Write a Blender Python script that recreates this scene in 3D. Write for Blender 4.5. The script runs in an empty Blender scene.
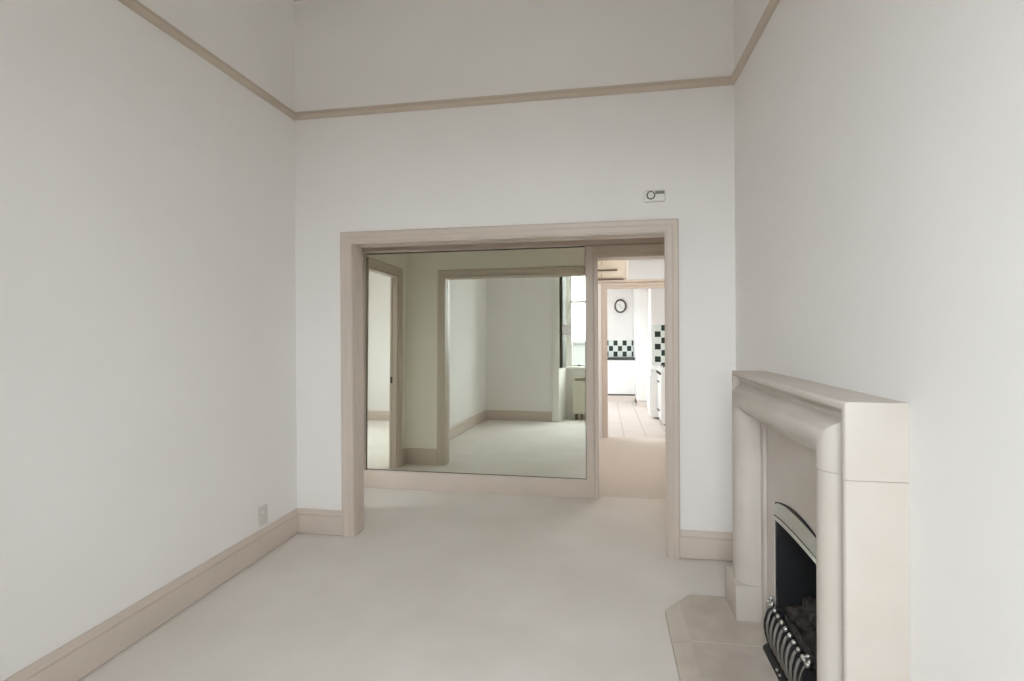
import bpy, bmesh, math, random
from mathutils import Vector, Matrix
random.seed(7)
S = bpy.context.scene
COL = S.collection
PI = math.pi

# ------------------------------------------------------------------ materials
def new_mat(name):
    m = bpy.data.materials.new(name); m.use_nodes = True
    nt = m.node_tree
    return m, nt, nt.nodes['Principled BSDF']

def mat(name, col, rough=0.6, metal=0.0, var=0.0, vscale=3.0, bump=0.0, bscale=200.0, spec=0.5, col2=None):
    m, nt, b = new_mat(name)
    b.inputs['Roughness'].default_value = rough
    b.inputs['Metallic'].default_value = metal
    b.inputs['Specular IOR Level'].default_value = spec
    b.inputs['Base Color'].default_value = (*col, 1)
    tc = nt.nodes.new('ShaderNodeTexCoord')
    if var > 0 or col2:
        n = nt.nodes.new('ShaderNodeTexNoise'); n.inputs['Scale'].default_value = vscale
        n.inputs['Detail'].default_value = 5
        r = nt.nodes.new('ShaderNodeValToRGB')
        r.color_ramp.elements[0].position = 0.35; r.color_ramp.elements[1].position = 0.68
        c2 = col2 if col2 else tuple(c * (1 - var) for c in col)
        r.color_ramp.elements[0].color = (*c2, 1)
        r.color_ramp.elements[1].color = (*col, 1)
        nt.links.new(tc.outputs['Object'], n.inputs['Vector'])
        nt.links.new(n.outputs['Fac'], r.inputs['Fac'])
        nt.links.new(r.outputs['Color'], b.inputs['Base Color'])
    if bump > 0:
        n2 = nt.nodes.new('ShaderNodeTexNoise'); n2.inputs['Scale'].default_value = bscale
        n2.inputs['Detail'].default_value = 3
        bp = nt.nodes.new('ShaderNodeBump'); bp.inputs['Strength'].default_value = bump
        bp.inputs['Distance'].default_value = 0.01
        nt.links.new(tc.outputs['Object'], n2.inputs['Vector'])
        nt.links.new(n2.outputs['Fac'], bp.inputs['Height'])
        nt.links.new(bp.outputs['Normal'], b.inputs['Normal'])
    return m

M = {}
M['wall'] = mat('wall_paint', (0.815, 0.797, 0.783), 0.75, var=0.025, vscale=1.7, bump=0.05, bscale=60)
M['hallwall'] = mat('hall_paint', (0.845, 0.805, 0.745), 0.75, var=0.02, vscale=1.7)
M['ceil'] = mat('ceiling_paint', (0.83, 0.81, 0.80), 0.8)
M['trim'] = mat('beige_woodwork', (0.59, 0.512, 0.45), 0.42, var=0.04, vscale=4)
M['rail'] = mat('picture_rail_paint', (0.55, 0.475, 0.40), 0.5)
M['carpet'] = mat('cream_carpet', (0.80, 0.76, 0.725), 0.95, bump=0.5, bscale=420, spec=0.1, col2=(0.74, 0.695, 0.645), vscale=1.8)
M['hallcarpet'] = mat('beige_carpet', (0.64, 0.585, 0.535), 0.95, bump=0.4, bscale=420, spec=0.1)
M['stone'] = mat('limestone', (0.57, 0.522, 0.483), 0.55, bump=0.06, bscale=40, col2=(0.515, 0.463, 0.415), vscale=3.5)
M['hearth'] = mat('hearth_stone', (0.56, 0.50, 0.44), 0.5, bump=0.06, bscale=30, col2=(0.45, 0.39, 0.335), vscale=7)
M['mortar'] = mat('pale_mortar', (0.74, 0.69, 0.61), 0.8)
M['steel'] = mat('brushed_steel', (0.62, 0.62, 0.60), 0.34, 1.0, bump=0.03, bscale=300)
M['iron'] = mat('cast_iron', (0.018, 0.018, 0.02), 0.55, 0.2)
M['chamber'] = mat('fire_chamber_black', (0.012, 0.012, 0.014), 0.7)
M['ceramic'] = mat('grey_ceramic', (0.15, 0.135, 0.125), 0.85, bump=0.6, bscale=60, col2=(0.06, 0.055, 0.05), vscale=25)
M['coal'] = mat('ceramic_coal', (0.075, 0.06, 0.055), 0.85, bump=0.6, bscale=50, col2=(0.03, 0.027, 0.026), vscale=18)
M['plastic'] = mat('white_plastic', (0.78, 0.77, 0.73), 0.35)
M['greyplastic'] = mat('grey_plastic', (0.60, 0.585, 0.55), 0.4)
M['dark'] = mat('dark_plastic', (0.06, 0.05, 0.045), 0.4)
M['display'] = mat('lcd_grey', (0.20, 0.20, 0.17), 0.3)
M['white'] = mat('white_gloss', (0.85, 0.85, 0.84), 0.3)
M['cream'] = mat('cream_gloss', (0.72, 0.66, 0.56), 0.35)
M['heater'] = mat('cream_heater', (0.66, 0.63, 0.52), 0.4)
M['windowpaint'] = mat('window_paint', (0.78, 0.77, 0.73), 0.4)
M['shutter'] = mat('dark_shutter', (0.055, 0.05, 0.03), 0.6)
M['kitchenwall'] = mat('kitchen_paint', (0.84, 0.83, 0.82), 0.7)
M['brown'] = mat('brown_bracket', (0.16, 0.11, 0.07), 0.5)
M['worktop'] = mat('dark_worktop', (0.05, 0.055, 0.05), 0.4)
M['outstone'] = mat('weathered_stone', (0.13, 0.13, 0.125), 0.8)
M['edge_strip'] = mat('dark_strip', (0.10, 0.085, 0.065), 0.5)
M['fretsteel'] = mat('dull_steel', (0.30, 0.295, 0.285), 0.38, 1.0)
M['kickstone'] = mat('pale_pink_kick', (0.74, 0.67, 0.62), 0.5)
M['deflector'] = mat('sooty_plate', (0.075, 0.07, 0.065), 0.6)
M['brass'] = mat('brass', (0.5, 0.4, 0.2), 0.35, 1.0)

def mirror_mat():
    m, nt, b = new_mat('mirror_silver')
    b.inputs['Base Color'].default_value = (0.90, 0.943, 0.875, 1)
    b.inputs['Metallic'].default_value = 1; b.inputs['Roughness'].default_value = 0.0
    return m
M['mirror'] = mirror_mat()

def glass_mat(name, tint=(0.96, 0.98, 0.97), gloss=0.06, rough=0.0):
    m = bpy.data.materials.new(name); m.use_nodes = True; nt = m.node_tree; nt.nodes.clear()
    o = nt.nodes.new('ShaderNodeOutputMaterial'); t = nt.nodes.new('ShaderNodeBsdfTransparent')
    g = nt.nodes.new('ShaderNodeBsdfGlossy'); mx = nt.nodes.new('ShaderNodeMixShader')
    t.inputs['Color'].default_value = (*tint, 1); g.inputs['Roughness'].default_value = rough
    mx.inputs['Fac'].default_value = gloss
    nt.links.new(t.outputs[0], mx.inputs[1]); nt.links.new(g.outputs[0], mx.inputs[2])
    nt.links.new(mx.outputs[0], o.inputs['Surface'])
    return m
M['glass'] = glass_mat('window_glass')

def frosted():
    m, nt, b = new_mat('frosted_glass')
    b.inputs['Base Color'].default_value = (0.86, 0.88, 0.90, 1)
    b.inputs['Roughness'].default_value = 0.5
    b.inputs['Transmission Weight'].default_value = 0.5
    return m
M['frost'] = frosted()

def checker_mat(name, axis, ox, oz, pw, ph, cols_dark_from=None):
    """Green-black and pale tiles with grout; square grid measured in metres along one wall axis and z."""
    m, nt, b = new_mat(name)
    N, L = nt.nodes, nt.links
    geo = N.new('ShaderNodeNewGeometry'); sep = N.new('ShaderNodeSeparateXYZ')
    L.new(geo.outputs['Position'], sep.inputs[0])
    def math_(op, a, bb=None):
        n = N.new('ShaderNodeMath'); n.operation = op
        for i, v in enumerate((a, bb)):
            if v is None: continue
            if isinstance(v, (int, float)): n.inputs[i].default_value = v
            else: L.new(v, n.inputs[i])
        return n.outputs[0]
    cx = math_('DIVIDE', math_('SUBTRACT', sep.outputs[axis], ox), pw)
    cz = math_('DIVIDE', math_('SUBTRACT', sep.outputs['Z'], oz), ph)
    ix, iz = math_('FLOOR', cx), math_('FLOOR', cz)
    par = math_('FLOORED_MODULO', math_('ADD', ix, iz), 2.0)
    fx, fz = math_('FRACT', cx), math_('FRACT', cz)
    g = 0.045
    def inside(f): return math_('MULTIPLY', math_('GREATER_THAN', f, g), math_('LESS_THAN', f, 1 - g))
    ins = math_('MULTIPLY', inside(fx), inside(fz))
    dark = math_('MULTIPLY', par, ins)
    if cols_dark_from is not None:
        dark = math_('MULTIPLY', dark, math_('GREATER_THAN', sep.outputs[axis], cols_dark_from))
    mix = N.new('ShaderNodeMix'); mix.data_type = 'RGBA'
    L.new(dark, mix.inputs['Factor'])
    mix2 = N.new('ShaderNodeMix'); mix2.data_type = 'RGBA'
    L.new(ins, mix2.inputs['Factor'])
    mix2.inputs['A'].default_value = (0.78, 0.80, 0.78, 1); mix2.inputs['B'].default_value = (0.74, 0.80, 0.755, 1)
    L.new(mix2.outputs['Result'], mix.inputs['A'])
    mix.inputs['B'].default_value = (0.018, 0.034, 0.024, 1)
    L.new(mix.outputs['Result'], b.inputs['Base Color'])
    b.inputs['Roughness'].default_value = 0.25
    return m

def plank_mat():
    m, nt, b = new_mat('pale_vinyl_floor')
    N, L = nt.nodes, nt.links
    tc = N.new('ShaderNodeTexCoord'); mp = N.new('ShaderNodeMapping')
    mp.inputs['Rotation'].default_value = (0, 0, PI / 2)
    br = N.new('ShaderNodeTexBrick')
    br.inputs['Scale'].default_value = 1.0
    br.inputs['Brick Width'].default_value = 1.3; br.inputs['Row Height'].default_value = 0.3
    br.inputs['Mortar Size'].default_value = 0.006
    br.inputs['Color1'].default_value = (0.72, 0.655, 0.61, 1); br.inputs['Color2'].default_value = (0.74, 0.67, 0.625, 1)
    br.inputs['Mortar'].default_value = (0.48, 0.40, 0.36, 1)
    L.new(tc.outputs['Object'], mp.inputs['Vector']); L.new(mp.outputs[0], br.inputs['Vector'])
    L.new(br.outputs['Color'], b.inputs['Base Color']); b.inputs['Roughness'].default_value = 0.4
    return m
M['vinyl'] = plank_mat()

# ------------------------------------------------------------------ mesh helpers
def box(bm, x0, x1, y0, y1, z0, z1):
    v = [bm.verts.new((x, y, z)) for x in (x0, x1) for y in (y0, y1) for z in (z0, z1)]
    for f in ((0, 1, 3, 2), (4, 6, 7, 5), (0, 4, 5, 1), (2, 3, 7, 6), (0, 2, 6, 4), (1, 5, 7, 3)):
        bm.faces.new([v[i] for i in f])
    return v

def tube(bm, pts, r, n=8, cap=True):
    pts = [Vector(p) for p in pts]
    rs = r if isinstance(r, (list, tuple)) else [r] * len(pts)
    rings = []; up = None
    for i, p in enumerate(pts):
        d = (pts[min(i + 1, len(pts) - 1)] - pts[max(i - 1, 0)]).normalized()
        if up is None or abs(up.dot(d)) > 0.95:
            up = Vector((0, 0, 1)) if abs(d.z) < 0.9 else Vector((0, 1, 0))
        a = d.cross(up).normalized(); b = a.cross(d).normalized(); up = b
        rings.append([bm.verts.new(p + rs[i] * (a * math.cos(2 * PI * k / n) + b * math.sin(2 * PI * k / n))) for k in range(n)])
    for i in range(len(rings) - 1):
        for k in range(n):
            bm.faces.new((rings[i][k], rings[i][(k + 1) % n], rings[i + 1][(k + 1) % n], rings[i + 1][k]))
    if cap:
        bm.faces.new(rings[0][::-1]); bm.faces.new(rings[-1])

def ball(bm, c, r, sx=1, sy=1, sz=1, u=12, v=8):
    bmesh.ops.create_uvsphere(bm, u_segments=u, v_segments=v, radius=r,
                              matrix=Matrix.Translation(c) @ Matrix.Diagonal((sx, sy, sz, 1)))

def prism(bm, poly, axis, a0, a1):
    """poly: 2-D points; axis: the axis extruded along ('X','Y','Z')"""
    def P(p, a):
        return {'X': (a, p[0], p[1]), 'Y': (p[0], a, p[1]), 'Z': (p[0], p[1], a)}[axis]
    A = [bm.verts.new(P(p, a0)) for p in poly]; B = [bm.verts.new(P(p, a1)) for p in poly]
    n = len(poly)
    bm.faces.new(A); bm.faces.new(B[::-1])
    for i in range(n):
        bm.faces.new((A[i], B[i], B[(i + 1) % n], A[(i + 1) % n]))

def sweep(bm, rings, closed=True, caps=True):
    """rings: list (along the path) of lists of 3-D points (the profile)."""
    R = [[bm.verts.new(p) for p in ring] for ring in rings]
    n = len(R[0])
    for i in range(len(R) - 1):
        for k in range(n if closed else n - 1):
            bm.faces.new((R[i][k], R[i][(k + 1) % n], R[i + 1][(k + 1) % n], R[i + 1][k]))
    if caps and closed:
        bm.faces.new(R[0][::-1]); bm.faces.new(R[-1])

def obj(name, bm, material, parent=None, smooth=False, bevel=0.0, seg=2):
    bmesh.ops.recalc_face_normals(bm, faces=bm.faces)
    if bevel > 0:
        es = [e for e in bm.edges if len(e.link_faces) == 2 and e.calc_face_angle(0) > 0.6]
        bmesh.ops.bevel(bm, geom=es, offset=bevel, segments=seg, affect='EDGES', profile=0.6, clamp_overlap=True)
    me = bpy.data.meshes.new(name); bm.to_mesh(me); bm.free()
    if smooth:
        for p in me.polygons: p.use_smooth = True
        try: me.set_sharp_from_angle(angle=math.radians(38))
        except Exception: pass
    me.materials.append(material)
    o = bpy.data.objects.new(name, me); COL.objects.link(o)
    if parent:
        o.parent = parent
        o.matrix_parent_inverse = Matrix.Translation(parent.location).inverted()
    return o

def bxobj(name, b, material, parent=None, bevel=0.0):
    bm = bmesh.new(); box(bm, *b)
    return obj(name, bm, material, parent, bevel=bevel, smooth=bevel > 0)

def tag(o, label, cat, group=None):
    o['label'] = label; o['category'] = cat
    if group: o['group'] = group
    return o

def thing(name, loc, label, cat, group=None):
    o = bpy.data.objects.new(name, None); COL.objects.link(o); o.location = loc
    o.empty_display_size = 0.1
    return tag(o, label, cat, group)

def struct(o, label=None):
    o['kind'] = 'structure'
    if label: o['label'] = label
    return o

def boxes(name, bl, material):
    bm = bmesh.new()
    for b in bl: box(bm, *b)
    return struct(obj(name, bm, material))

# ------------------------------------------------------------------ dimensions (metres; camera at x=0,y=0)
XL, XR = -2.243, 0.850
Y1, Y2 = 3.558, 3.694           # partition with the wide opening
YM = 4.700                      # far side of the hall
XLI, XRI, ZI = -1.787, 0.409, 2.130
AW = 0.088
ZC = 3.95
BH = 0.182                      # skirting height
YB = 0.02

# ------------------------------------------------------------------ shell: main room
struct(bxobj('floor', (-2.40, 1.30, -0.56, YM + 0.04, -0.1, 0.0), M['carpet']), 'cream fitted carpet of the front room and hall')
struct(bxobj('ceiling', (-2.40, 1.30, -0.56, Y2, ZC, ZC + 0.1), M['ceil']))
DY0, DY1, DZ = 3.940, 4.672, 2.135      # doorway in the hall's left wall
boxes('wall_left', [(-2.385, XL, -0.56, Y1, 0, ZC)], M['wall'])
FY0, FY1, FZ = 1.99, 2.60, 0.70          # fire opening
boxes('wall_right', [(XR, 1.30, -0.56, FY0, 0, ZC), (XR, 1.30, FY1, Y1, 0, ZC), (XR, 1.30, FY0, FY1, FZ, ZC),
                     (1.20, 1.30, FY0, FY1, 0, FZ)], M['wall'])
boxes('wall_front', [(-2.385, XLI, Y1, Y2, 0, ZC), (XRI + 0.022, 1.30, Y1, Y2, 0, ZC), (XLI, XRI + 0.022, Y1, Y2, ZI, ZC)], M['wall'])
RX0, RX1, RZ = -0.890, 0.62, 3.25        # window recess
boxes('wall_back', [(-2.385, RX0, -0.56, YB, 0, ZC), (RX1, XR, -0.56, YB, 0, ZC), (RX0, RX1, -0.56, YB, RZ, ZC),
                    (RX0, RX1, -0.56, -0.46, 0, 0.93)], M['wall'])

# mouldings that run along walls: profile = (out from wall, height)
def run(name, prof, side, a0, a1, m0, m1, material, z0=0.0, label=None):
    """side: which wall; a0..a1 along it; m0/m1: mitre direction at each end (+1 shortens, 0 square)."""
    rings = []
    for a, mm, sg in ((a0, m0, 1), (a1, m1, -1)):
        ring = []
        for p, h in prof:
            q = a + sg * mm * p
            if side == 'left': ring.append((XL + p, q, z0 + h))
            elif side == 'right': ring.append((XR - p, q, z0 + h))
            elif side == 'front': ring.append((q, Y1 - p, z0 + h))
            elif side == 'back': ring.append((q, YB + p, z0 + h))
        rings.append(ring)
    bm = bmesh.new(); sweep(bm, rings)
    return struct(obj(name, bm, material, smooth=True), label)

SK = [(0, 0.006), (0.022, 0.006), (0.022, 0.128), (0.018, 0.134), (0.018, 0.142), (0.021, 0.147), (0.019, 0.156), (0.013, 0.165), (0.012, 0.174), (0.007, BH), (0, BH)]
run('baseboard_left', SK, 'left', YB, Y1, 1, 1, M['trim'], label='beige moulded skirting along the long left wall')
run('baseboard_front_left', SK, 'front', XL, XLI - AW, 1, 0, M['trim'])
run('baseboard_front_right', SK, 'front', XRI + AW, XR, 0, 1, M['trim'])
run('baseboard_right', SK, 'right', 2.985, Y1, 0, 1, M['trim'])
run('baseboard_right_near', SK, 'right', YB, 1.60, 1, 0, M['trim'])
run('baseboard_back', SK, 'back', XL, RX0 - 0.13, 1, 0, M['trim'])
PR = [(0, 0), (0.010, 0.0), (0.022, 0.006), (0.032, 0.016), (0.034, 0.024), (0.026, 0.032), (0.022, 0.040), (0.024, 0.048), (0.014, 0.056), (0, 0.056)]
ZR = 3.066
run('trim_1', PR, 'left', YB, Y1, 1, 1, M['rail'], ZR, 'beige picture rail high on the left wall')
run('trim_2', PR, 'front', XL, XR, 1, 1, M['rail'], ZR, 'beige picture rail above the wide opening')
run('trim_3', PR, 'right', YB, Y1, 1, 1, M['rail'], ZR, 'beige picture rail high on the right wall')

# door-case (architrave) around an opening lying in an x-z plane; prof = (out from the opening edge, proud of the wall)
def architrave(name, prof, xa, xb, zt, yface, sgn, material, sides=(1, 1), label=None, parent=None):
    rings = []
    L = [(xa, -1, 0.0, 0), (xa, -1, zt, 1), (xb, 1, zt, 1), (xb, 1, 0.0, 0)]
    for x, sx, z, sz in L:
        rings.append([(x + sx * s, yface - sgn * p, z + sz * s) for s, p in prof])
    bm = bmesh.new(); sweep(bm, rings)
    o = obj(name, bm, material, parent, smooth=True)
    return struct(o, label)
AR = [(0, 0), (0, 0.014), (0.004, 0.018), (0.012, 0.018), (0.016, 0.013), (0.046, 0.015), (0.052, 0.022), (0.066, 0.027), (0.080, 0.027), (AW, 0.020), (AW, 0)]
architrave('trim_4', AR, XLI, XRI, ZI, Y1, 1, M['trim'], label='beige moulded architrave framing the wide opening')
architrave('trim_5', AR, XLI, XRI + 0.019, ZI, Y2, -1, M['trim'], label='beige architrave on the hall side of the wide opening')
# lining of the opening with a stop bead
bm = bmesh.new()
t = 0.012
t = 0.003
box(bm, XLI, XLI + t, Y1 - 0.012, Y2 + 0.012, 0, ZI)
prism(bm, [(XRI, Y1 - 0.012), (XRI + 0.0215, Y1 + 0.02), (XRI + 0.0215, Y2 + 0.012), (XRI + 0.018, Y2 + 0.012), (XRI - 0.001, Y1 - 0.008)], 'Z', 0, ZI)
box(bm, XLI + t, XRI + 0.0, Y1 - 0.012, Y2 + 0.012, ZI - t, ZI)
box(bm, XLI + t, XLI + 0.007, 3.600, 3.655, 0, ZI - t)
box(bm, XLI + 0.007, XRI + 0.0, 3.600, 3.655, ZI - 0.007, ZI - t)
struct(obj('trim_6', bm, M['trim']), 'beige lining inside the wide opening')

# ------------------------------------------------------------------ hall between the partition and the mirror
HX = -2.262
HZ = 2.75
boxes('wall_hall_left', [(-2.335, HX, Y2, DY0, 0, HZ), (-2.335, HX, DY1, YM + 0.16, 0, HZ), (-2.335, HX, DY0, DY1, DZ, HZ)], M['hallwall'])
boxes('wall_hall_right', [(1.00, 1.12, Y2, 7.20, 0, HZ)], M['hallwall'])
struct(bxobj('ceiling_hall', (-2.385, 1.12, Y2, 7.42, HZ, HZ + 0.1), M['ceil']))
KX0, KX1, KZ = -0.033, 0.86, 2.130       # doorway right of the mirror
boxes('wall_hall_far', [(HX, KX0 - 0.02, YM + 0.05, YM + 0.16, 0, HZ), (KX1 + 0.02, 1.00, YM + 0.0, YM + 0.16, 0, HZ), (KX0 - 0.02, KX1 + 0.02, YM + 0.0, YM + 0.16, KZ + 0.11, HZ)], M['hallwall'])
# hall face of the partition is painted like the hall
boxes('wall_hall_near', [(HX, XLI - 0.001, Y2, Y2 + 0.006, 0, HZ), (XRI + 0.023, 1.0, Y2, Y2 + 0.006, 0, HZ), (XLI - 0.001, XRI + 0.023, Y2, Y2 + 0.006, ZI + 0.001, HZ)], M['hallwall'])
# skirtings in the hall
def flat_skirt(name, b, label=None):
    o = bxobj(name, b, M['trim'], bevel=0.004); return struct(o, label)
flat_skirt('baseboard_hall_near', (HX + 0.02, XLI - AW, Y2 + 0.006, Y2 + 0.026, 0, BH))
flat_skirt('baseboard_hall_left', (HX, HX + 0.02, Y2 + 0.026, DY0 - 0.10, 0, BH))
# timber board below the mirror and fascia above it
MX0, MX1, MZ0, MZ1 = -2.238, -0.146, 0.172, 2.232
bm = bmesh.new(); box(bm, HX, MX1 + 0.012, 4.668, YM + 0.05, 0, MZ0 - 0.006)
struct(obj('baseboard_mirror', bm, M['trim'], bevel=0.004, smooth=True), 'beige timber board running under the mirror')
bm = bmesh.new(); box(bm, HX, KX1 + 0.14, 4.668, YM + 0.05, MZ1 + 0.010, 2.56); box(bm, HX, KX1 + 0.14, 4.650, 4.668, MZ1 + 0.012, MZ1 + 0.030)
struct(obj('trim_7', bm, M['trim'], bevel=0.003, smooth=True), 'beige fascia board above the mirror and doorway')

# the mirror: leans back and turns slightly
a_, b_ = math.radians(-0.8073), math.radians(0.9433)
n_ = Vector((math.sin(a_), -math.cos(a_) * math.cos(b_), math.sin(b_))).normalized()
def mir_y(x, z): return 4.7044 + (n_.x * (x + 1.1) + n_.z * (z - 1.2)) / (-n_.y)
mr = thing('wall_mirror', (-1.19, 4.70, MZ0), 'huge frameless wall mirror standing on the beige board, reflecting the front room', 'mirror')
bm = bmesh.new()
f = [bm.verts.new((x, mir_y(x, z), z)) for x, z in ((MX0, MZ0), (MX1, MZ0), (MX1, MZ1), (MX0, MZ1))]
k = [bm.verts.new((x, mir_y(x, z) + 0.006, z)) for x, z in ((MX0, MZ0), (MX1, MZ0), (MX1, MZ1), (MX0, MZ1))]
bm.faces.new(f); bm.faces.new(k[::-1])
for i in range(4): bm.faces.new((f[i], k[i], k[(i + 1) % 4], f[(i + 1) % 4]))
obj('mirror_glass', bm, M['mirror'], mr)
for z0, z1 in ((MZ0 - 0.0055, MZ0 + 0.001), (MZ1 - 0.001, MZ1 + 0.0095)):  # thin dark strip along the bottom and top edges of the mirror
    bm = bmesh.new(); zc = (z0 + z1) / 2
    prism(bm, [(MX0, mir_y(MX0, zc) - 0.002), (MX1, mir_y(MX1, zc) - 0.002), (MX1, mir_y(MX1, zc) + 0.008), (MX0, mir_y(MX0, zc) + 0.008)], 'Z', z0, z1)
    obj('dark_edge_strip', bm, M['edge_strip'], mr)

# light switch fixed on the mirror, near its right edge
sw_x, sw_z, sw = -0.305, 1.492, 0.043
sy = mir_y(sw_x, sw_z)
ls = thing('light_switch', (sw_x, sy, sw_z - sw), 'square white light switch mounted on the mirror near its right edge', 'light switch')
bxobj('switch_plate', (sw_x - sw, sw_x + sw, sy - 0.012, sy - 0.001, sw_z - sw, sw_z + sw), M['greyplastic'], ls, bevel=0.004)
bxobj('rocker', (sw_x - 0.012, sw_x + 0.012, sy - 0.019, sy - 0.012, sw_z - 0.018, sw_z + 0.018), M['greyplastic'], ls, bevel=0.003)
for sx in (-0.03, 0.03):
    bm = bmesh.new(); tube(bm, [(sw_x + sx, sy - 0.0135, sw_z), (sw_x + sx, sy - 0.011, sw_z)], 0.0035, 10)
    obj('screw', bm, M['steel'], ls)

# doorway in the hall's left wall (seen in the mirror): lining + architrave
bm = bmesh.new()
box(bm, -2.342, HX + 0.004, DY0, DY0 + 0.02, 0, DZ); box(bm, -2.342, HX + 0.004, DY1 - 0.006, DY1, 0, DZ)
box(bm, -2.342, HX + 0.004, DY0 + 0.02, DY1 - 0.006, DZ - 0.02, DZ)
box(bm, -2.335, -2.315, DY0 + 0.02, DY0 + 0.028, 0, DZ - 0.02)
struct(obj('trim_8', bm, M['trim']), 'beige lining of the hall side doorway')
bm = bmesh.new()
rings = []
for y, sy_, z, sz in ((DY0, -1, 0, 0), (DY0, -1, DZ, 1), (DY1, 0.25, DZ, 1), (DY1, 0.25, 0, 0)):
    rings.append([(HX + p, y + sy_ * s, z + sz * s) for s, p in AR])
sweep(bm, rings); struct(obj('trim_9', bm, M['trim'], smooth=True), 'beige architrave of the hall side doorway')
bm = bmesh.new(); box(bm, -2.330, -2.306, DY0 + 0.0275, DY0 + 0.031, 0.94, 1.01)
tag(obj('strike_plate', bm, M['dark'], bevel=0.001), 'small dark metal strike plate on the side doorway jamb', 'strike plate')

# side room beyond it
boxes('wall_side_room', [(-5.1, -5.0, 0.35, 1.95, 0, 2.9), (-5.1, -5.0, 3.3, 4.86, 0, 2.9), (-5.1, -5.0, 1.95, 3.3, 0, 0.85), (-5.1, -5.0, 1.95, 3.3, 2.4, 2.9),
                         (-5.1, -2.385, 0.35, 0.45, 0, 2.9), (-5.1, HX, 4.86, 4.96, 0, 2.9)], M['wall'])
struct(bxobj('floor_side_room', (-5.1, -2.385, 0.35, 4.96, -0.1, 0.0), M['carpet']))
struct(bxobj('ceiling_side_room', (-5.1, -2.385, 0.35, 4.96, 2.9, 3.0), M['ceil']))
flat_skirt('baseboard_side_room', (-5.0, -2.40, 0.45, 0.47, 0, 0.17))

# doorway to the corridor, right of the mirror
AR2 = [(0, 0), (0, 0.020), (0.006, 0.026), (0.030, 0.026), (0.036, 0.020), (0.040, 0.026), (0.080, 0.032), (0.104, 0.032), (0.108, 0.024), (0.108, 0)]
architrave('trim_10', AR2, KX0, KX1, KZ, YM - 0.0, 1, M['trim'], label='beige door case between the mirror and the corridor doorway')
bm = bmesh.new()
box(bm, KX0 - 0.02, KX0, YM - 0.0, YM + 0.18, 0, KZ); box(bm, KX1, KX1 + 0.02, YM, YM + 0.18, 0, KZ); box(bm, KX0 - 0.02, KX1 + 0.02, YM, YM + 0.18, KZ, KZ + 0.11)
struct(obj('trim_11', bm, M['trim']), 'lining of the corridor doorway')

# ------------------------------------------------------------------ corridor and kitchen
struct(bxobj('floor_corridor', (-0.2, 1.12, YM + 0.04, 7.36, -0.1, 0.004), M['hallcarpet']), 'beige corridor carpet beyond the doorway')
struct(bxobj('floor_kitchen', (-1.7, 1.72, 7.36, 11.6, -0.1, 0.0), M['vinyl']))
boxes('wall_corridor_left', [(-0.22, -0.12, YM + 0.16, 7.29, 0, HZ)], M['wall'])
GX0, GX1, GZ = 0.077, 0.93, 2.054        # kitchen doorway
TZ0, TZ1 = 2.165, 2.46                    # light above it
boxes('wall_kitchen_near', [(-1.7, GX0 - 0.02, 7.29, 7.41, 0, 2.16), (-1.7, -0.10, 7.29, 7.41, 2.16, HZ), (GX1 + 0.02, 1.72, 7.29, 7.41, 0, HZ), (-0.10, GX1 + 0.02, 7.29, 7.41, TZ1, HZ)], M['kitchenwall'])
AR3 = [(0, 0), (0, 0.014), (0.03, 0.018), (0.036, 0.026), (0.074, 0.026), (0.080, 0.018), (0.080, 0)]
architrave('trim_12', AR3, GX0, GX1, GZ, 7.29, 1, M['trim'], label='beige door case of the kitchen doorway')
bm = bmesh.new()
box(bm, GX0 - 0.02, GX0, 7.288, 7.412, 0, GZ); box(bm, GX1, GX1 + 0.02, 7.288, 7.412, 0, GZ); box(bm, GX0 - 0.02, GX1 + 0.02, 7.288, 7.412, GZ, GZ + 0.10)
struct(obj('trim_13', bm, M['trim']), 'lining of the kitchen doorway')
bm = bmesh.new(); box(bm, -0.10, GX1 + 0.02, 7.25, 7.29, GZ + 0.080, GZ + 0.112)
struct(obj('trim_14', bm, M['trim'], bevel=0.005, smooth=True), 'transom bar over the kitchen doorway')

# borrowed light above the kitchen door
tl = bpy.data.objects.new('window_2', None); COL.objects.link(tl); tl.location = (0.42, 7.34, TZ0); struct(tl, 'white glazed light above the kitchen doorway')
bm = bmesh.new()
box(bm, 0.335, 0.375, 7.30, 7.40, TZ0, TZ1); box(bm, GX1 - 0.02, GX1 + 0.02, 7.30, 7.40, TZ0, TZ1)
box(bm, 0.375, GX1 - 0.02, 7.30, 7.40, TZ0, TZ0 + 0.012); box(bm, 0.375, GX1 - 0.02, 7.30, 7.40, TZ1 - 0.02, TZ1)
obj('window_frame', bm, M['windowpaint'], tl)
bxobj('pane', (0.375, GX1 - 0.02, 7.345, 7.351, TZ0 + 0.012, TZ1 - 0.02), M['frost'], tl)
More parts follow.
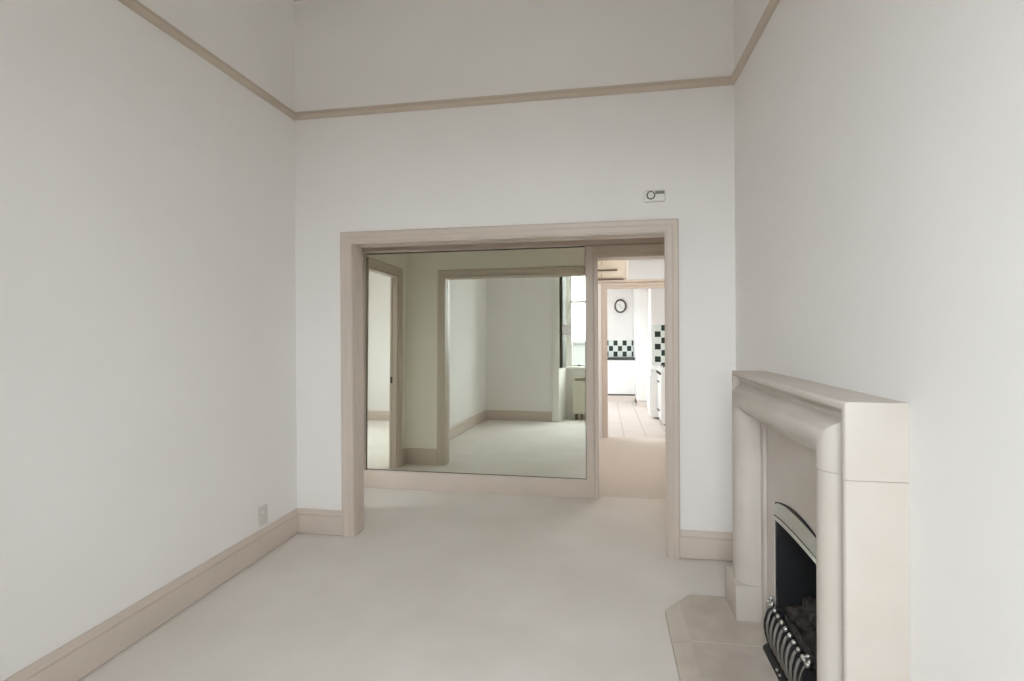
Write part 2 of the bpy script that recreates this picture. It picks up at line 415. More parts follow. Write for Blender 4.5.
# cream high cupboard beside it, with a projecting shelf edge
cu = thing('high_cupboard', (0.10, 7.30, TZ0), 'cream high cupboard with two dark shelf edges, left above the kitchen doorway', 'cupboard')
bxobj('cabinet_body', (-0.10, 0.334, 7.30, 7.41, 2.186, TZ1), M['cream'], cu, bevel=0.003)
cud = bxobj('cupboard_door', (-0.07, 0.215, 7.276, 7.299, 2.318, TZ1 - 0.01), M['cream'], cu, bevel=0.003)
cuf = bxobj('flap', (-0.07, 0.285, 7.282, 7.299, 2.198, 2.298), M['cream'], cu, bevel=0.003)
bxobj('shelf_edge', (-0.07, 0.215, 7.250, 7.299, 2.300, 2.314), M['brown'], cu, bevel=0.002)
bxobj('bottom_edge', (-0.09, 0.300, 7.250, 7.299, 2.170, 2.185), M['brown'], cu, bevel=0.002)
for z, hp in ((2.235, cuf), (2.40, cud)):
    bm = bmesh.new(); tube(bm, [(-0.035 + 0.04, 7.268, z - 0.02), (-0.035 + 0.04, 7.268, z + 0.02)], 0.006, 8); obj('hinge', bm, M['brass'], hp)

KY = 11.45
boxes('wall_kitchen_far', [(-1.7, 1.72, KY, KY + 0.1, 0, HZ)], M['kitchenwall'])
boxes('wall_kitchen_left', [(-1.7, -1.6, 7.41, 8.8, 0, HZ), (-1.7, -1.6, 10.4, KY, 0, HZ), (-1.7, -1.6, 8.8, 10.4, 0, 0.95), (-1.7, -1.6, 8.8, 10.4, 2.5, HZ)], M['kitchenwall'])
boxes('wall_kitchen_right', [(1.62, 1.72, 7.41, KY, 0, HZ)], M['kitchenwall'])
struct(bxobj('ceiling_kitchen', (-1.7, 1.72, 7.42, KY + 0.1, HZ, HZ + 0.1), M['ceil']))
RY = 9.70
boxes('wall_kitchen_return', [(0.878, 1.62, RY, RY + 0.6, 0, HZ)], M['kitchenwall'])
# tiles: on the far wall above the worktop and on the return beside the cooker
TX, TZ_ = 0.0955, 0.1185
tile1 = checker_mat('checker_tiles_far', 'X', 0.147 - 10 * TX, 0.902, TX, TZ_)
bm = bmesh.new(); box(bm, -0.4, 0.66, KY - 0.012, KY, 0.902, 0.902 + 3 * TZ_)
struct(obj('trim_15', bm, tile1), 'green and white checked wall tiles above the dark worktop')
tile2 = checker_mat('checker_tiles_cooker', 'X', 0.935 - 0.113, 0.86 + 0.0355, 0.113, 0.1125, 0.93)
bm = bmesh.new(); box(bm, 0.878, 1.62, RY - 0.01, RY, 0.86, 1.571)
struct(obj('trim_16', bm, tile2), 'green and white checked wall tiles behind the cooker')

# clock (a little taller than wide)
ck = thing('wall_clock', (0.398, KY, 1.99), 'oval wall clock with dark rim on the far kitchen wall', 'clock')
def ell(cx, cy, cz, rx, rz, n=40): return [(cx + rx * math.cos(2 * PI * i / n), cz + rz * math.sin(2 * PI * i / n)) for i in range(n)]
cxk, czk = 0.398, 1.99
bm = bmesh.new(); prism(bm, ell(cxk, 0, czk, 0.105, 0.125), 'Y', KY - 0.022, KY - 0.001); ckf = obj('clock_face', bm, M['white'], ck)
bm = bmesh.new(); rings = []
for i in range(41):
    a = 2 * PI * i / 40
    rings.append([(cxk + (0.112 + r * math.cos(q)) * math.cos(a), KY - 0.024 + r * math.sin(q) * 1.0, czk + (0.134 + r * math.cos(q)) * math.sin(a)) for q, r in [(2 * PI * j / 8, 0.017) for j in range(8)]])
sweep(bm, rings, caps=False); obj('clock_rim', bm, M['dark'], ck, smooth=True)
for ang, ln in ((2.35, 0.055), (-0.9, 0.08)):
    bm = bmesh.new(); tube(bm, [(cxk, KY - 0.025, czk), (cxk + ln * math.cos(ang), KY - 0.025, czk + ln * math.sin(ang))], 0.003, 6); obj('clock_hand', bm, M['dark'], ck)
for i in range(12):
    a = 2 * PI * i / 12
    bm = bmesh.new(); tube(bm, [(cxk + 0.085 * math.cos(a), KY - 0.023, czk + 0.10 * math.sin(a)), (cxk + 0.094 * math.cos(a), KY - 0.023, czk + 0.113 * math.sin(a))], 0.0022, 5)
    obj('hour_mark', bm, M['dark'], ckf)

# base cupboard + worktop at the far wall
bc = thing('base_cupboard', (0.38, 10.93, 0), 'white kitchen base cupboard with plain door under the dark worktop', 'cupboard')
bxobj('cabinet_body', (-0.30, 0.664, 10.935, KY - 0.02, 0.10, 0.862), M['white'], bc)
bcd = bxobj('door', (0.10, 0.664, 10.912, 10.934, 0.165, 0.858), M['white'], bc, bevel=0.003)
bxobj('door', (-0.30, 0.094, 10.912, 10.934, 0.165, 0.858), M['white'], bc, bevel=0.003)
bxobj('gap_strip', (-0.30, 0.664, 10.916, 10.934, 0.136, 0.160), M['dark'], bc)
bxobj('plinth', (-0.30, 0.664, 10.925, 10.985, 0, 0.132), M['kickstone'], bc)
bm = bmesh.new(); ball(bm, (0.172, 10.900, 0.815), 0.016); obj('knob', bm, M['steel'], bcd, smooth=True)
tag(bxobj('worktop', (-0.30, 0.664, 10.895, KY - 0.013, 0.864, 0.900), M['worktop'], bevel=0.003), 'dark kitchen worktop on the base cupboard below the checked tiles', 'worktop')

# tall white cupboard to its right
tc = thing('tall_cupboard', (0.76, 10.28, 0), 'tall white cupboard to the right of the base cupboard', 'cupboard')
bxobj('cabinet_body', (0.668, 0.875, 10.302, KY - 0.02, 0.09, 2.55), M['white'], tc)
bxobj('door', (0.667, 0.874, 10.282, 10.301, 0.12, 2.54), M['white'], tc, bevel=0.004)
bxobj('plinth', (0.672, 0.875, 10.275, 10.33, 0, 0.105), M['kickstone'], tc, bevel=0.003)

# washing machine / dishwasher then cooker along the right
wm = thing('dishwasher', (1.10, 9.0, 0), 'white dishwasher beside the cooker, its plain side facing the doorway', 'dishwasher')
bxobj('body', (0.80, 1.40, 8.96, 9.56, 0.02, 0.80), M['white'], wm, bevel=0.012)
dwd = bxobj('door', (0.785, 0.799, 8.975, 9.545, 0.10, 0.70), M['white'], wm, bevel=0.004)
bxobj('lid', (0.77, 1.40, 8.955, 9.565, 0.802, 0.832), M['white'], wm, bevel=0.006)
bxobj('kick_plate', (0.86, 1.38, 8.99, 9.53, 0.0, 0.02), M['dark'], wm)
bm = bmesh.new(); tube(bm, [(0.770, 9.05, 0.70), (0.770, 9.45, 0.70)], 0.010, 8)
for y in (9.08, 9.42): tube(bm, [(0.770, y, 0.70), (0.787, y, 0.70)], 0.006, 8)
obj('handle', bm, M['white'], dwd, smooth=True)
co = thing('cooker', (1.18, 8.6, 0), 'white gas cooker with black knobs and pan supports, at the right kitchen edge', 'cooker')
bxobj('body', (0.93, 1.50, 8.36, 8.93, 0.02, 0.86), M['white'], co, bevel=0.008)
bxobj('hob', (0.915, 1.50, 8.355, 8.935, 0.862, 0.882), M['white'], co, bevel=0.006)
cpn = bxobj('control_panel', (0.905, 0.929, 8.365, 8.925, 0.735, 0.856), M['white'], co, bevel=0.004)
ovd = bxobj('oven_door', (0.905, 0.929, 8.375, 8.915, 0.24, 0.725), M['white'], co, bevel=0.005)
drw = bxobj('drawer', (0.905, 0.929, 8.375, 8.915, 0.06, 0.225), M['white'], co, bevel=0.005)
bxobj('foot', (0.95, 1.48, 8.39, 8.90, 0.0, 0.02), M['dark'], co)
for y in (8.42, 8.53, 8.64, 8.75, 8.86):
    bm = bmesh.new(); tube(bm, [(0.904, y, 0.795), (0.882, y, 0.795)], [0.022, 0.018], 12); obj('knob', bm, M['dark'], cpn, smooth=True)
for z, hp in ((0.655, ovd), (0.20, drw)):
    bm = bmesh.new(); tube(bm, [(0.882, 8.55, z), (0.882, 8.75, z)], 0.009, 8)
    for y in (8.57, 8.73): tube(bm, [(0.882, y, z), (0.906, y, z)], 0.006, 8)
    obj('handle', bm, M['dark'], hp, smooth=True)
for gx in (1.06, 1.34):
    for gy in (8.50, 8.79):
        bm = bmesh.new()
        for q in range(4):
            a = q * PI / 2
            tube(bm, [(gx + 0.11 * math.cos(a), gy + 0.11 * math.sin(a), 0.884), (gx + 0.11 * math.cos(a), gy + 0.11 * math.sin(a), 0.92), (gx + 0.03 * math.cos(a), gy + 0.03 * math.sin(a), 0.92)], 0.006, 6)
        ring = [(gx + 0.11 * math.cos(2 * PI * j / 20), gy + 0.11 * math.sin(2 * PI * j / 20), 0.905) for j in range(21)]
        tube(bm, ring, 0.005, 6, cap=False)
        obj('pan_support', bm, M['iron'], co, smooth=True)
        bm = bmesh.new(); tube(bm, [(gx, gy, 0.882), (gx, gy, 0.900)], [0.04, 0.036], 16); obj('burner', bm, M['dark'], co)

# ------------------------------------------------------------------ fireplace
fp = thing('fireplace', (0.76, 2.295, 0), 'pale stone fireplace surround with rounded moulding on the right wall', 'fireplace')
FA, FB, FT = 1.635, 2.955, 1.286
PROF = [(0, XR - 0.0005), (0, 0.690), (0.003, 0.686), (0.008, 0.684), (0.020, 0.684), (0.025, 0.687), (0.030, 0.700), (0.038, 0.714), (0.050, 0.720), (0.062, 0.716),
        (0.070, 0.702), (0.080, 0.686), (0.092, 0.673), (0.107, 0.664), (0.125, 0.660), (0.145, 0.662), (0.165, 0.669), (0.185, 0.683), (0.200, 0.700), (0.210, 0.722), (0.213, 0.745), (0.213, 0.800), (0.213, XR - 0.0005)]
ZP = 0.225                                 # top of plinth blocks
def fring(which, end=None):
    r = []
    for s, x in PROF:
        if which == 'nb': r.append((x, FA + s, ZP))
        if which == 'nt': r.append((x, FA + s, FT - s))
        if which == 'ft': r.append((x, FB - s, FT - 0.012 - s * 0.99))
        if which == 'fb': r.append((x, FB - s, ZP))
        if which == 'nj': r.append((x, FA + s, 1.062))
        if which == 'fj': r.append((x, FB - s, 1.062))
    return r
bm = bmesh.new(); sweep(bm, [fring('nj'), fring('nt'), fring('ft'), fring('fj')]); obj('lintel', bm, M['stone'], fp, smooth=True)
def gapz(r, dz): return [(x, y, z + dz) for x, y, z in r]
for b, j in (('nb', 'nj'), ('fb', 'fj')):
    bm = bmesh.new(); sweep(bm, [fring(b), gapz(fring(j), -0.0015 if j == 'nj' else 0)]); obj('jamb', bm, M['stone'], fp, smooth=True)
for y0, y1 in ((FA - 0.012, FA + 0.222), (FB - 0.222, FB + 0.012)):
    bxobj('plinth', (0.648, XR - 0.0005, y0, y1, 0.0501, ZP), M['stone'], fp, bevel=0.004)
# inner stone panel with a shallow-arched opening
HW, YC = 0.305, (FY0 + FY1) / 2
def arc(zend, zap, hw, n=24):
    sag = zap - zend; R = (hw * hw + sag * sag) / (2 * sag); zc = zap - R
    a0 = math.asin(hw / R)
    return [(YC + R * math.sin(-a0 + 2 * a0 * i / n), zc + R * math.cos(-a0 + 2 * a0 * i / n)) for i in range(n + 1)]
PX0, PX1 = 0.785, XR
bm = bmesh.new()
ya, yb, zt = FA + 0.214, FB - 0.214, FT - 0.2135
ac = arc(0.690, 0.742, HW)
outer = [(ya, 0.0501), (YC - HW, 0.0501)] + ac + [(YC + HW, 0.0501), (yb, 0.0501), (yb, zt), (ya, zt)]
prism(bm, outer, 'X', PX0, PX1 - 0.0005); obj('inner_panel', bm, M['stone'], fp)
# slim raised fillet between the panel and the jambs
bm = bmesh.new(); fw = 0.045
prism(bm, [(ya, 0.0501), (ya + fw, 0.0501), (ya + fw, zt - fw), (yb - fw, zt - fw), (yb - fw, 0.0501), (yb, 0.0501), (yb, zt), (ya, zt)], 'X', 0.768, PX0 - 0.0005)
obj('slip', bm, M['stone'], fp, bevel=0.003, smooth=True)
# hearth of three stones with a sloped border and pale joints
HO = 0.318; HI = 0.398
def hearth_piece(outer_, top_):
    bm = bmesh.new()
    n = len(outer_)
    A = [bm.verts.new((x, y, 0.0005)) for x, y in outer_]; B = [bm.verts.new((x, y, 0.030)) for x, y in outer_]; C = [bm.verts.new((x, y, 0.050)) for x, y in top_]
    bm.faces.new(A[::-1]); bm.faces.new(C)
    for i in range(n):
        j = (i + 1) % n
        bm.faces.new((A[i], A[j], B[j], B[i])); bm.faces.new((B[i], B[j], C[j], C[i]))
    return obj('hearth_stone', bm, M['hearth'], fp)
far_o = [(XR - 0.0005, 2.530), (XR - 0.0005, 2.985), (0.455, 2.985), (HO, 2.820), (HO, 2.530)]
far_t = [(XR - 0.0005, 2.530), (XR - 0.0005, 2.982), (0.478, 2.965), (HI, 2.862), (HI, 2.530)]
hearth_piece(far_o, far_t)
mir = lambda L: [(x, 2 * YC - y) for x, y in L]
hearth_piece(mir(far_o), mir(far_t))
mid = [(XR - 0.0005, 2 * YC - 2.526), (XR - 0.0005, 2.526), (HO, 2.526), (HO, 2 * YC - 2.526)]
midt = [(XR - 0.0005, 2 * YC - 2.526), (XR - 0.0005, 2.526), (HI, 2.526), (HI, 2 * YC - 2.526)]
hearth_piece(mid, midt)
for y in (2.526, 2 * YC - 2.530):
    bxobj('mortar_joint', (HI, XR - 0.0005, y, y + 0.004, 0.02, 0.0492), M['mortar'], fp)

# gas fire: liner, hood, coal tray
gf = thing('gas_fire', (0.95, YC, 0.05), 'black arched gas fire with brushed steel hood in the stone fireplace', 'fire')
bm = bmesh.new(); CX = 1.14
e = 0.004
box(bm, 0.79, CX, FY0 + e, FY0 + e + 0.02, 0.051, FZ - e); box(bm, 0.79, CX, FY1 - e - 0.02, FY1 - e, 0.051, FZ - e)
box(bm, CX - 0.02, CX, FY0 + e + 0.02, FY1 - e - 0.02, 0.051, FZ - e); box(bm, 0.86, CX - 0.02, FY0 + e + 0.02, FY1 - e - 0.02, FZ - 0.03, FZ - e)
box(bm, 0.87, CX - 0.02, FY0 + e + 0.02, FY1 - e - 0.02, 0.051, 0.06)
obj('fire_box', bm, M['chamber'], gf)
bm = bmesh.new()   # sloping deflector under the hood
v = [(0.80, z, y) for z, y in ()]
prism(bm, [(0.815, 0.640), (1.05, 0.50), (1.06, 0.515), (0.815, 0.665)], 'Y', FY0 + 0.03, FY1 - 0.03); obj('deflector', bm, M['deflector'], gf)
def hood_x(y): return 0.781 - 0.016 * (1 - ((y - YC) / HW) ** 2)
def band(z0a, z0b, z1a, z1b, th, dx=0.0, n=24):
    lo, hi = arc(z0a, z0b, HW - 0.001, n), arc(z1a, z1b, HW - 0.001, n)
    bm = bmesh.new(); rings = []
    for (y, za), (_, zb) in zip(lo, hi):
        x = hood_x(y) + dx
        rings.append([(x, y, za), (x + 0.012, y, zb), (x + th, y, zb), (x + th, y, za)])
    sweep(bm, rings); return bm
obj('hood_trim', band(0.612, 0.640, 0.632, 0.664, 0.012, 0.002), M['steel'], gf, smooth=True)
obj('hood_groove', band(0.6305, 0.6625, 0.6375, 0.6705, 0.008, 0.0005), M['iron'], gf, smooth=True)
obj('hood_band', band(0.636, 0.669, 0.688, 0.730, 0.012), M['steel'], gf, smooth=True)
bm = bmesh.new(); lo, hi = arc(0.686, 0.727, HW - 0.001), arc(0.689, 0.7405, HW - 0.001); rings = []
for (y, za), (_, zb) in zip(lo, hi):
    rings.append([(hood_x(y) + 0.013, y, za), (hood_x(y) + 0.008, y, zb), (0.800, y, zb), (0.800, y, za)])
sweep(bm, rings); obj('hood_top', bm, M['iron'], gf, smooth=True)
# raised coal bed with a pale ceramic front
bm = bmesh.new(); prism(bm, [(0.815, 0.061), (0.800, 0.185), (0.806, 0.195), (0.825, 0.195), (0.84, 0.17), (1.08, 0.18), (1.08, 0.061)], 'Y', FY0 + 0.04, FY1 - 0.04); obj('coal_bed', bm, M['ceramic'], gf)

def coal(loc, r, i):
    bm = bmesh.new(); bmesh.ops.create_icosphere(bm, subdivisions=2, radius=r)
    rnd = random.Random(i)
    ph = [rnd.uniform(0, 6) for _ in range(6)]
    for v in bm.verts:
        d = v.co.normalized()
        k = 1 + 0.16 * math.sin(4 * d.x + ph[0]) + 0.14 * math.sin(5 * d.y + ph[1]) + 0.13 * math.sin(4 * d.z + ph[2]) + rnd.uniform(-0.07, 0.07)
        v.co = Vector((d.x * 1.05, d.y * 1.15, d.z * 0.8)) * r * k
    o = obj('coal', bm, M['coal']); o.location = loc; o.rotation_euler = (rnd.uniform(0, 6), rnd.uniform(-.4, .4), rnd.uniform(0, 6))
    return tag(o, 'dark ceramic coal in the heap behind the steel fire front', 'coal', 'ceramic coals in the gas fire')
ci = 0
for row, (x, z, n, off) in enumerate(((0.86, 0.222, 6, 0), (0.945, 0.232, 5, 0.04), (1.02, 0.24, 6, 0), (0.90, 0.285, 4, 0.06), (0.985, 0.295, 5, 0.03))):
    for i in range(n):
        y = FY0 + 0.09 + off + i * (0.43 / (5.2 if n > 4 else 4.2)) + random.uniform(-0.008, 0.008)
        coal((x + random.uniform(-0.01, 0.01), y, z + random.uniform(-0.008, 0.008)), random.uniform(0.040, 0.049), ci); ci += 1

# fire front (fret): curved steel bars, balls and finials, on a black base tray
fr = thing('fire_fret', (0.74, YC, 0.05), 'steel and black fire front with curved bars and ball finials on the hearth', 'fire fret')
BY0, BY1 = YC - 0.212, YC + 0.212
bm = bmesh.new(); prism(bm, [(0.708, 0.0505), (0.800, 0.0505), (0.800, 0.072), (0.726, 0.074), (0.712, 0.064)], 'Y', BY0 - 0.012, BY1 + 0.012); obj('base_tray', bm, M['iron'], fr, bevel=0.003, smooth=True)
for y in (2.30, 2.335):
    bm = bmesh.new(); ball(bm, (0.714, y, 0.070), 0.006); obj('screw', bm, M['steel'], fr, smooth=True)
def bar_pts(y, lean=0.0):
    return [(0.742, y, 0.238), (0.732, y - lean * .2, 0.220), (0.722, y - lean * .5, 0.185), (0.720, y - lean * .8, 0.150), (0.726, y - lean, 0.115), (0.738, y - lean, 0.076)]
nb = 9
for i in range(nb):
    y = BY0 + 0.018 + (BY1 - BY0 - 0.036) * i / (nb - 1)
    bm = bmesh.new(); P = bar_pts(y, 0.012); rings = []
    for (x, yy, z) in P:
        w = 0.0075
        rings.append([(x, yy - w, z), (x - 0.007, yy - w * 0.3, z), (x - 0.007, yy + w * 0.3, z), (x, yy + w, z), (x + 0.006, yy, z)])
    sweep(bm, rings); obj('bar', bm, M['fretsteel'], fr, smooth=True)
bm = bmesh.new(); rings = []
for (x, _, z) in bar_pts(0): rings.append([(x + 0.010, BY0 + 0.002, z), (x + 0.010, BY1 - 0.002, z), (x + 0.020, BY1 - 0.002, z), (x + 0.020, BY0 + 0.002, z)])
sweep(bm, rings); obj('backing_plate', bm, M['iron'], fr, smooth=True)
bm = bmesh.new(); tube(bm, [(0.745, BY0, 0.240), (0.745, BY1, 0.240)], 0.007, 10); obj('top_rail', bm, M['iron'], fr, smooth=True)
for y0 in (BY0, BY1):
    bm = bmesh.new(); rings = [[(x - 0.008, y0 - 0.006, z), (x - 0.008, y0 + 0.006, z), (0.80, y0 + 0.006, z), (0.80, y0 - 0.006, z)] for (x, _, z) in bar_pts(0)]
    sweep(bm, rings); obj('end_plate', bm, M['iron'], fr)
    bm = bmesh.new(); ball(bm, (0.745, y0, 0.256), 0.013)
    for dx, dy, dz in ((0, 0.014, 0.020), (0, -0.014, 0.020), (0, 0, 0.034), (-0.013, 0, 0.020)): ball(bm, (0.745 + dx, y0 + dy, 0.256 + dz - 0.003), 0.0085)
    obj('finial', bm, M['steel'], fr, smooth=True)
for i in range(8):
    y = BY0 + (BY1 - BY0) * (i + 1) / 9
    bm = bmesh.new(); ball(bm, (0.745, y, 0.254), 0.0105); tube(bm, [(0.745, y, 0.240), (0.745, y, 0.250)], 0.005, 8); obj('ball', bm, M['steel'], fr, smooth=True)

# ------------------------------------------------------------------ small fittings in the room
th = thing('thermostat', (0.348, Y1, 2.33), 'small white programmer box with round dial and grey display above the opening', 'thermostat')
bm = bmesh.new(); box(bm, 0.282, 0.416, Y1 - 0.030, Y1 - 0.0005, 2.333, 2.411)
obj('casing', bm, M['plastic'], th, bevel=0.012, smooth=True, seg=3)
bm = bmesh.new(); rc = (0.322, 2.374); rings = []
for i in range(33):
    a = 2 * PI * i / 32; rings.append([(rc[0] + (0.024 + 0.004 * math.cos(q)) * math.cos(a), Y1 - 0.032 + 0.004 * math.sin(q), rc[1] + (0.024 + 0.004 * math.cos(q)) * math.sin(a)) for q in [2 * PI * j / 6 for j in range(6)]])
sweep(bm, rings, caps=False); obj('dial_ring', bm, M['dark'], th, smooth=True)
bm = bmesh.new(); tube(bm, [(rc[0], Y1 - 0.038, rc[1]), (rc[0], Y1 - 0.029, rc[1])], 0.020, 24); obj('dial', bm, M['plastic'], th, smooth=True)
bxobj('display', (0.349, 0.409, Y1 - 0.0325, Y1 - 0.029, 2.381, 2.400), M['display'], th, bevel=0.001)

so = thing('wall_socket', (XL, 3.15, 0.205), 'white wall socket plate low on the left wall above the skirting', 'socket')
bxobj('plate', (XL + 0.0005, XL + 0.010, 3.108, 3.196, 0.206, 0.330), M['greyplastic'], so, bevel=0.003)
bxobj('rocker', (XL + 0.010, XL + 0.015, 3.13, 3.145, 0.285, 0.305), M['plastic'], so, bevel=0.002)
for y0, y1, z0, z1 in ((3.149, 3.155, 0.268, 0.278), (3.134, 3.141, 0.245, 0.249), (3.163, 3.170, 0.245, 0.249)):
    bxobj('pin_slot', (XL + 0.0098, XL + 0.0106, y0, y1, z0, z1), M['greyplastic'], so)
# second plate seen in the mirror, low on the back wall
so2 = thing('wall_socket', (-1.10, YB, 0.22), 'pale socket plate low on the wall beside the window, seen in the mirror', 'socket')
bxobj('plate', (-1.19, -1.105, YB + 0.0005, YB + 0.010, 0.225, 0.31), M['plastic'], so2, bevel=0.003)
bxobj('rocker', (-1.160, -1.145, YB + 0.010, YB + 0.014, 0.285, 0.300), M['plastic'], so2, bevel=0.002)

# ------------------------------------------------------------------ window behind the camera (seen in the mirror)
bm = bmesh.new()
for x0, x1 in ((RX0 - 0.125, RX0 - 0.002), (RX1 + 0.002, RX1 + 0.125)): box(bm, x0, x1, YB, YB + 0.028, 0, RZ + 0.12)
box(bm, RX0 - 0.002, RX1 + 0.002, YB, YB + 0.028, RZ, RZ + 0.12)
struct(obj('trim_17', bm, M['windowpaint'], bevel=0.004, smooth=True), 'pale window case around the recess behind the camera')
WX0, WX1, WZ0, WZ1 = -0.80, 0.53, 0.93, 3.10
bm = bmesh.new()   # splayed reveals
prism(bm, [(RX0, YB - 0.001), (RX0, -0.46), (WX0, -0.46)], 'Z', 0, RZ); prism(bm, [(RX1, YB - 0.001), (RX1, -0.46), (WX1, -0.46)], 'Z', 0, RZ)
struct(obj('trim_18', bm, M['windowpaint']), 'splayed sides of the window recess')
w = bpy.data.objects.new('window_1', None); COL.objects.link(w); w.location = (-0.13, -0.5, WZ0); struct(w, 'tall white sash window in the recess, seen in the mirror')
bm = bmesh.new()
box(bm, WX0, WX0 + 0.05, -0.55, -0.46, WZ0, WZ1); box(bm, WX1 - 0.05, WX1, -0.55, -0.46, WZ0, WZ1)
box(bm, WX0 + 0.05, WX1 - 0.05, -0.55, -0.46, WZ1 - 0.05, WZ1)
box(bm, WX0, WX1, -0.55, -0.46, WZ1, RZ)
obj('window_frame', bm, M['windowpaint'], w)
bxobj('window_sill', (WX0 - 0.0, WX1 + 0.0, -0.56, -0.40, WZ0, WZ0 + 0.035), M['windowpaint'], w, bevel=0.006)
MZ = 2.185
def sash(z0, z1, y0, y1):
    bm = bmesh.new()
    x0, x1 = WX0 + 0.052, WX1 - 0.052
    box(bm, x0, x0 + 0.05, y0, y1, z0, z1); box(bm, x1 - 0.05, x1, y0, y1, z0, z1)
    box(bm, x0 + 0.05, x1 - 0.05, y0, y1, z0, z0 + 0.045); box(bm, x0 + 0.05, x1 - 0.05, y0, y1, z1 - 0.04, z1)
    s = obj('sash', bm, M['windowpaint'], w)
    p = bxobj('pane', (x0 + 0.05, x1 - 0.05, (y0 + y1) / 2 - 0.002, (y0 + y1) / 2 + 0.002, z0 + 0.045, z1 - 0.04), M['glass'], s)
    return s
lo = sash(WZ0 + 0.037, MZ + 0.02, -0.50, -0.465)
up = sash(MZ - 0.02, WZ1 - 0.052, -0.54, -0.505)
bm = bmesh.new(); tube(bm, [(-0.60, -0.456, WZ0 + 0.062), (-0.53, -0.456, WZ0 + 0.062)], 0.008, 8); ball(bm, (-0.565, -0.452, WZ0 + 0.066), 0.016); obj('sash_lift', bm, M['dark'], w, smooth=True)
# folded dark shutter standing against the left reveal
sh = thing('shutter', (-0.87, -0.1, 0.95), 'dark folded shutter against the side of the window recess, seen in the mirror', 'shutter')
bm = bmesh.new(); prism(bm, [(-0.879, -0.009), (-0.835, -0.001), (-0.787, -0.235), (-0.831, -0.244)], 'Z', 0.96, RZ - 0.06); obj('shutter_leaf', bm, M['shutter'], sh)
bm = bmesh.new(); prism(bm, [(-0.834, -0.010), (-0.825, -0.008), (-0.781, -0.222), (-0.789, -0.228)], 'Z', 1.0, RZ - 0.10); obj('shutter_panel', bm, M['shutter'], sh)
# storage heater under the window
hx0, hx1 = -0.672, 0.10
he = thing('storage_heater', (-0.29, -0.38, 0), 'cream storage heater with dark top grille under the window, seen in the mirror', 'heater')
bxobj('casing', (hx0, hx1, -0.44, -0.30, 0.105, 0.785), M['heater'], he, bevel=0.012)
bxobj('front_panel', (hx0 + 0.03, hx1 - 0.03, -0.299, -0.292, 0.14, 0.69), M['heater'], he, bevel=0.003)
bm = bmesh.new()
for i in range(3): box(bm, hx0 + 0.045, hx1 - 0.045, -0.299, -0.294, 0.715 + i * 0.017, 0.725 + i * 0.017)
obj('grille', bm, M['brown'], he)
for x in (hx0 + 0.06, hx0 + 0.16, hx1 - 0.06):
    bxobj('foot', (x - 0.022, x + 0.022, -0.43, -0.31, 0, 0.104), M['brown'], he, bevel=0.003)
fs = thing('fused_outlet', (-0.74, -0.46, 0.12), 'small pale outlet box with cable beside the storage heater', 'outlet')
bxobj('outlet_box', (-0.79, -0.71, -0.459, -0.435, 0.13, 0.21), M['plastic'], fs, bevel=0.004)
bm = bmesh.new(); tube(bm, [(-0.712, -0.447, 0.165), (-0.695, -0.443, 0.15), (-0.676, -0.42, 0.15)], 0.005, 8); obj('cable', bm, M['plastic'], fs, smooth=True)

# ------------------------------------------------------------------ unseen windows added and sized to light the side room and the kitchen
def side_window(name, x, y0, y1, z0, z1, label):
    o = bpy.data.objects.new(name, None); COL.objects.link(o); o.location = (x, (y0 + y1) / 2, z0); struct(o, label)
    bm = bmesh.new(); ym = (y0 + y1) / 2
    for a, b in ((y0, y0 + 0.06), (ym - 0.025, ym + 0.025), (y1 - 0.06, y1)): box(bm, x - 0.03, x + 0.03, a, b, z0, z1)
    for a, b in ((y0 + 0.06, ym - 0.025), (ym + 0.025, y1 - 0.06)):
        box(bm, x - 0.03, x + 0.03, a, b, z0, z0 + 0.06); box(bm, x - 0.03, x + 0.03, a, b, z1 - 0.06, z1)
    obj('window_frame', bm, M['windowpaint'], o)
    for a, b in ((y0 + 0.06, ym - 0.025), (ym + 0.025, y1 - 0.06)): bxobj('pane', (x - 0.003, x + 0.003, a, b, z0 + 0.06, z1 - 0.06), M['glass'], o)
side_window('window_3', -5.05, 1.95, 3.3, 0.85, 2.4, 'unseen window added to light the side room')
side_window('window_4', -1.65, 8.8, 10.4, 0.95, 2.5, 'unseen window added to light the kitchen')

# outside: pale parapet seen through the sash window
pa = thing('parapet_wall', (-0.3, -4.2, -3.0), 'pale stone parapet with dark coping outside the sash window', 'wall')
bxobj('wall_body', (-4, 4, -4.4, -4.1, -3.0, 1.42), M['outstone'], pa)
bxobj('coping', (-4, 4, -4.45, -4.05, 1.42, 1.50), M['outstone'], pa, bevel=0.01)

# ------------------------------------------------------------------ light: overcast sky through the windows
W = bpy.data.worlds.new('World'); S.world = W; W.use_nodes = True
nt = W.node_tree; nt.nodes.clear()
out = nt.nodes.new('ShaderNodeOutputWorld'); bg = nt.nodes.new('ShaderNodeBackground')
tcw = nt.nodes.new('ShaderNodeTexCoord'); sp = nt.nodes.new('ShaderNodeSeparateXYZ'); rp = nt.nodes.new('ShaderNodeValToRGB')
nt.links.new(tcw.outputs['Generated'], sp.inputs[0]); 
mr_ = nt.nodes.new('ShaderNodeMapRange'); mr_.inputs['From Min'].default_value = -1; mr_.inputs['From Max'].default_value = 1
nt.links.new(sp.outputs['Z'], mr_.inputs['Value']); nt.links.new(mr_.outputs[0], rp.inputs['Fac'])
e0, e1 = rp.color_ramp.elements
e0.position = 0.47; e0.color = (0.30, 0.285, 0.27, 1)
e1.position = 0.53; e1.color = (0.94, 0.975, 1.03, 1)
bg.inputs['Strength'].default_value = 6.0
nt.links.new(rp.outputs['Color'], bg.inputs['Color']); nt.links.new(bg.outputs[0], out.inputs['Surface'])

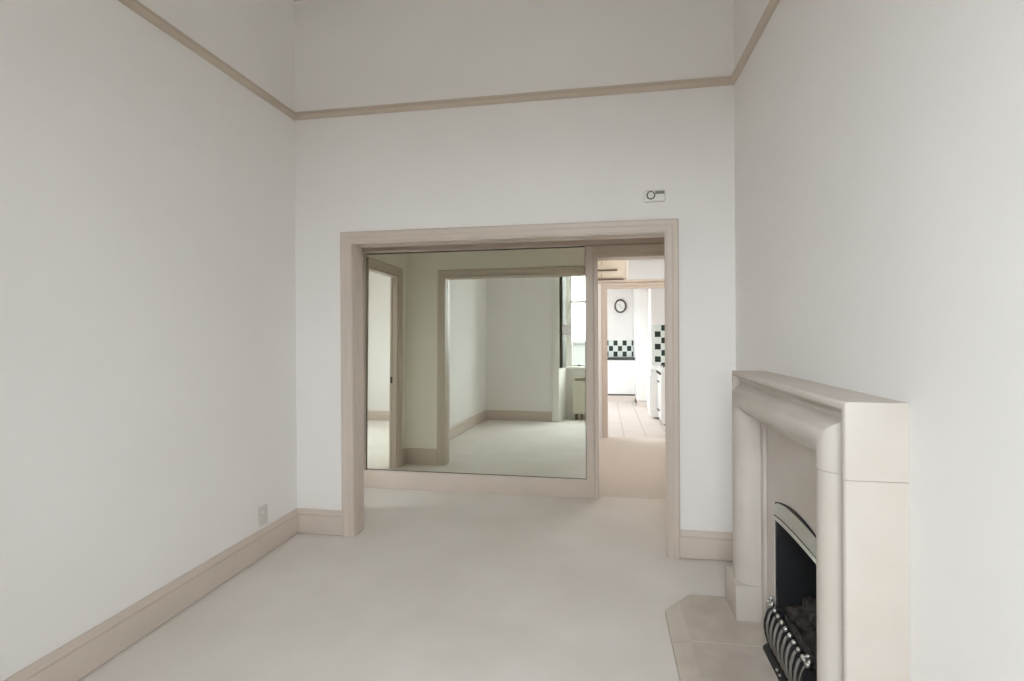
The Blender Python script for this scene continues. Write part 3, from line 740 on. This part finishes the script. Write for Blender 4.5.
def portal(name, loc, rot, sx, sy):
    l = bpy.data.lights.new(name, 'AREA'); l.shape = 'RECTANGLE'; l.size = sx; l.size_y = sy
    o = bpy.data.objects.new(name, l); COL.objects.link(o); o.location = loc; o.rotation_euler = rot
    l.cycles.is_portal = True
    return o
cl = bpy.data.lights.new('corridor_fill_light', 'AREA'); cl.shape = 'DISK'; cl.size = 0.35; cl.energy = 5; cl.color = (1.0, 0.975, 0.94)  # unseen fill light added to brighten the corridor, no fixture modelled
clo = bpy.data.objects.new('corridor_fill_light', cl); COL.objects.link(clo); clo.location = (0.4, 6.0, HZ - 0.03)
portal('sky_portal_front', ((WX0 + WX1) / 2, -0.57, (WZ0 + WZ1) / 2), (PI / 2, 0, 0), WX1 - WX0, WZ1 - WZ0)
portal('sky_portal_side', (-5.12, 2.625, 1.625), (PI / 2, 0, -PI / 2), 1.35, 1.55)
portal('sky_portal_kitchen', (-1.72, 9.6, 1.725), (PI / 2, 0, -PI / 2), 1.6, 1.55)

# ------------------------------------------------------------------ camera
cam = bpy.data.cameras.new('Camera'); co_ = bpy.data.objects.new('Camera', cam); COL.objects.link(co_)
F_PX, CYP = 522.02, 330.41
cam.sensor_width = 36; cam.lens = F_PX / 1024 * 36; cam.clip_start = 0.01; cam.clip_end = 100
cam.shift_y = (CYP - 340.5) / 1024
yw, pt, rl = math.radians(9.7513), math.radians(-0.0914), math.radians(-0.3547)
Fv = Vector((-math.sin(yw) * math.cos(pt), math.cos(yw) * math.cos(pt), math.sin(pt)))
R0 = Vector((math.cos(yw), math.sin(yw), 0)); U0 = R0.cross(Fv)
Rv = R0 * math.cos(rl) + U0 * math.sin(rl); Uv = -R0 * math.sin(rl) + U0 * math.cos(rl)
co_.matrix_world = Matrix(((Rv.x, Uv.x, -Fv.x, 0), (Rv.y, Uv.y, -Fv.y, 0), (Rv.z, Uv.z, -Fv.z, 1.5), (0, 0, 0, 1)))
S.camera = co_

S.view_settings.view_transform = 'Standard'; S.view_settings.look = 'None'
S.view_settings.gamma = 1; S.view_settings.use_curve_mapping = False
S.view_settings.exposure = 1.40
S.cycles.use_denoising = True
S.cycles.max_bounces = 24; S.cycles.diffuse_bounces = 16; S.cycles.glossy_bounces = 8; S.cycles.transparent_max_bounces = 16
S.cycles.sample_clamp_indirect = 10
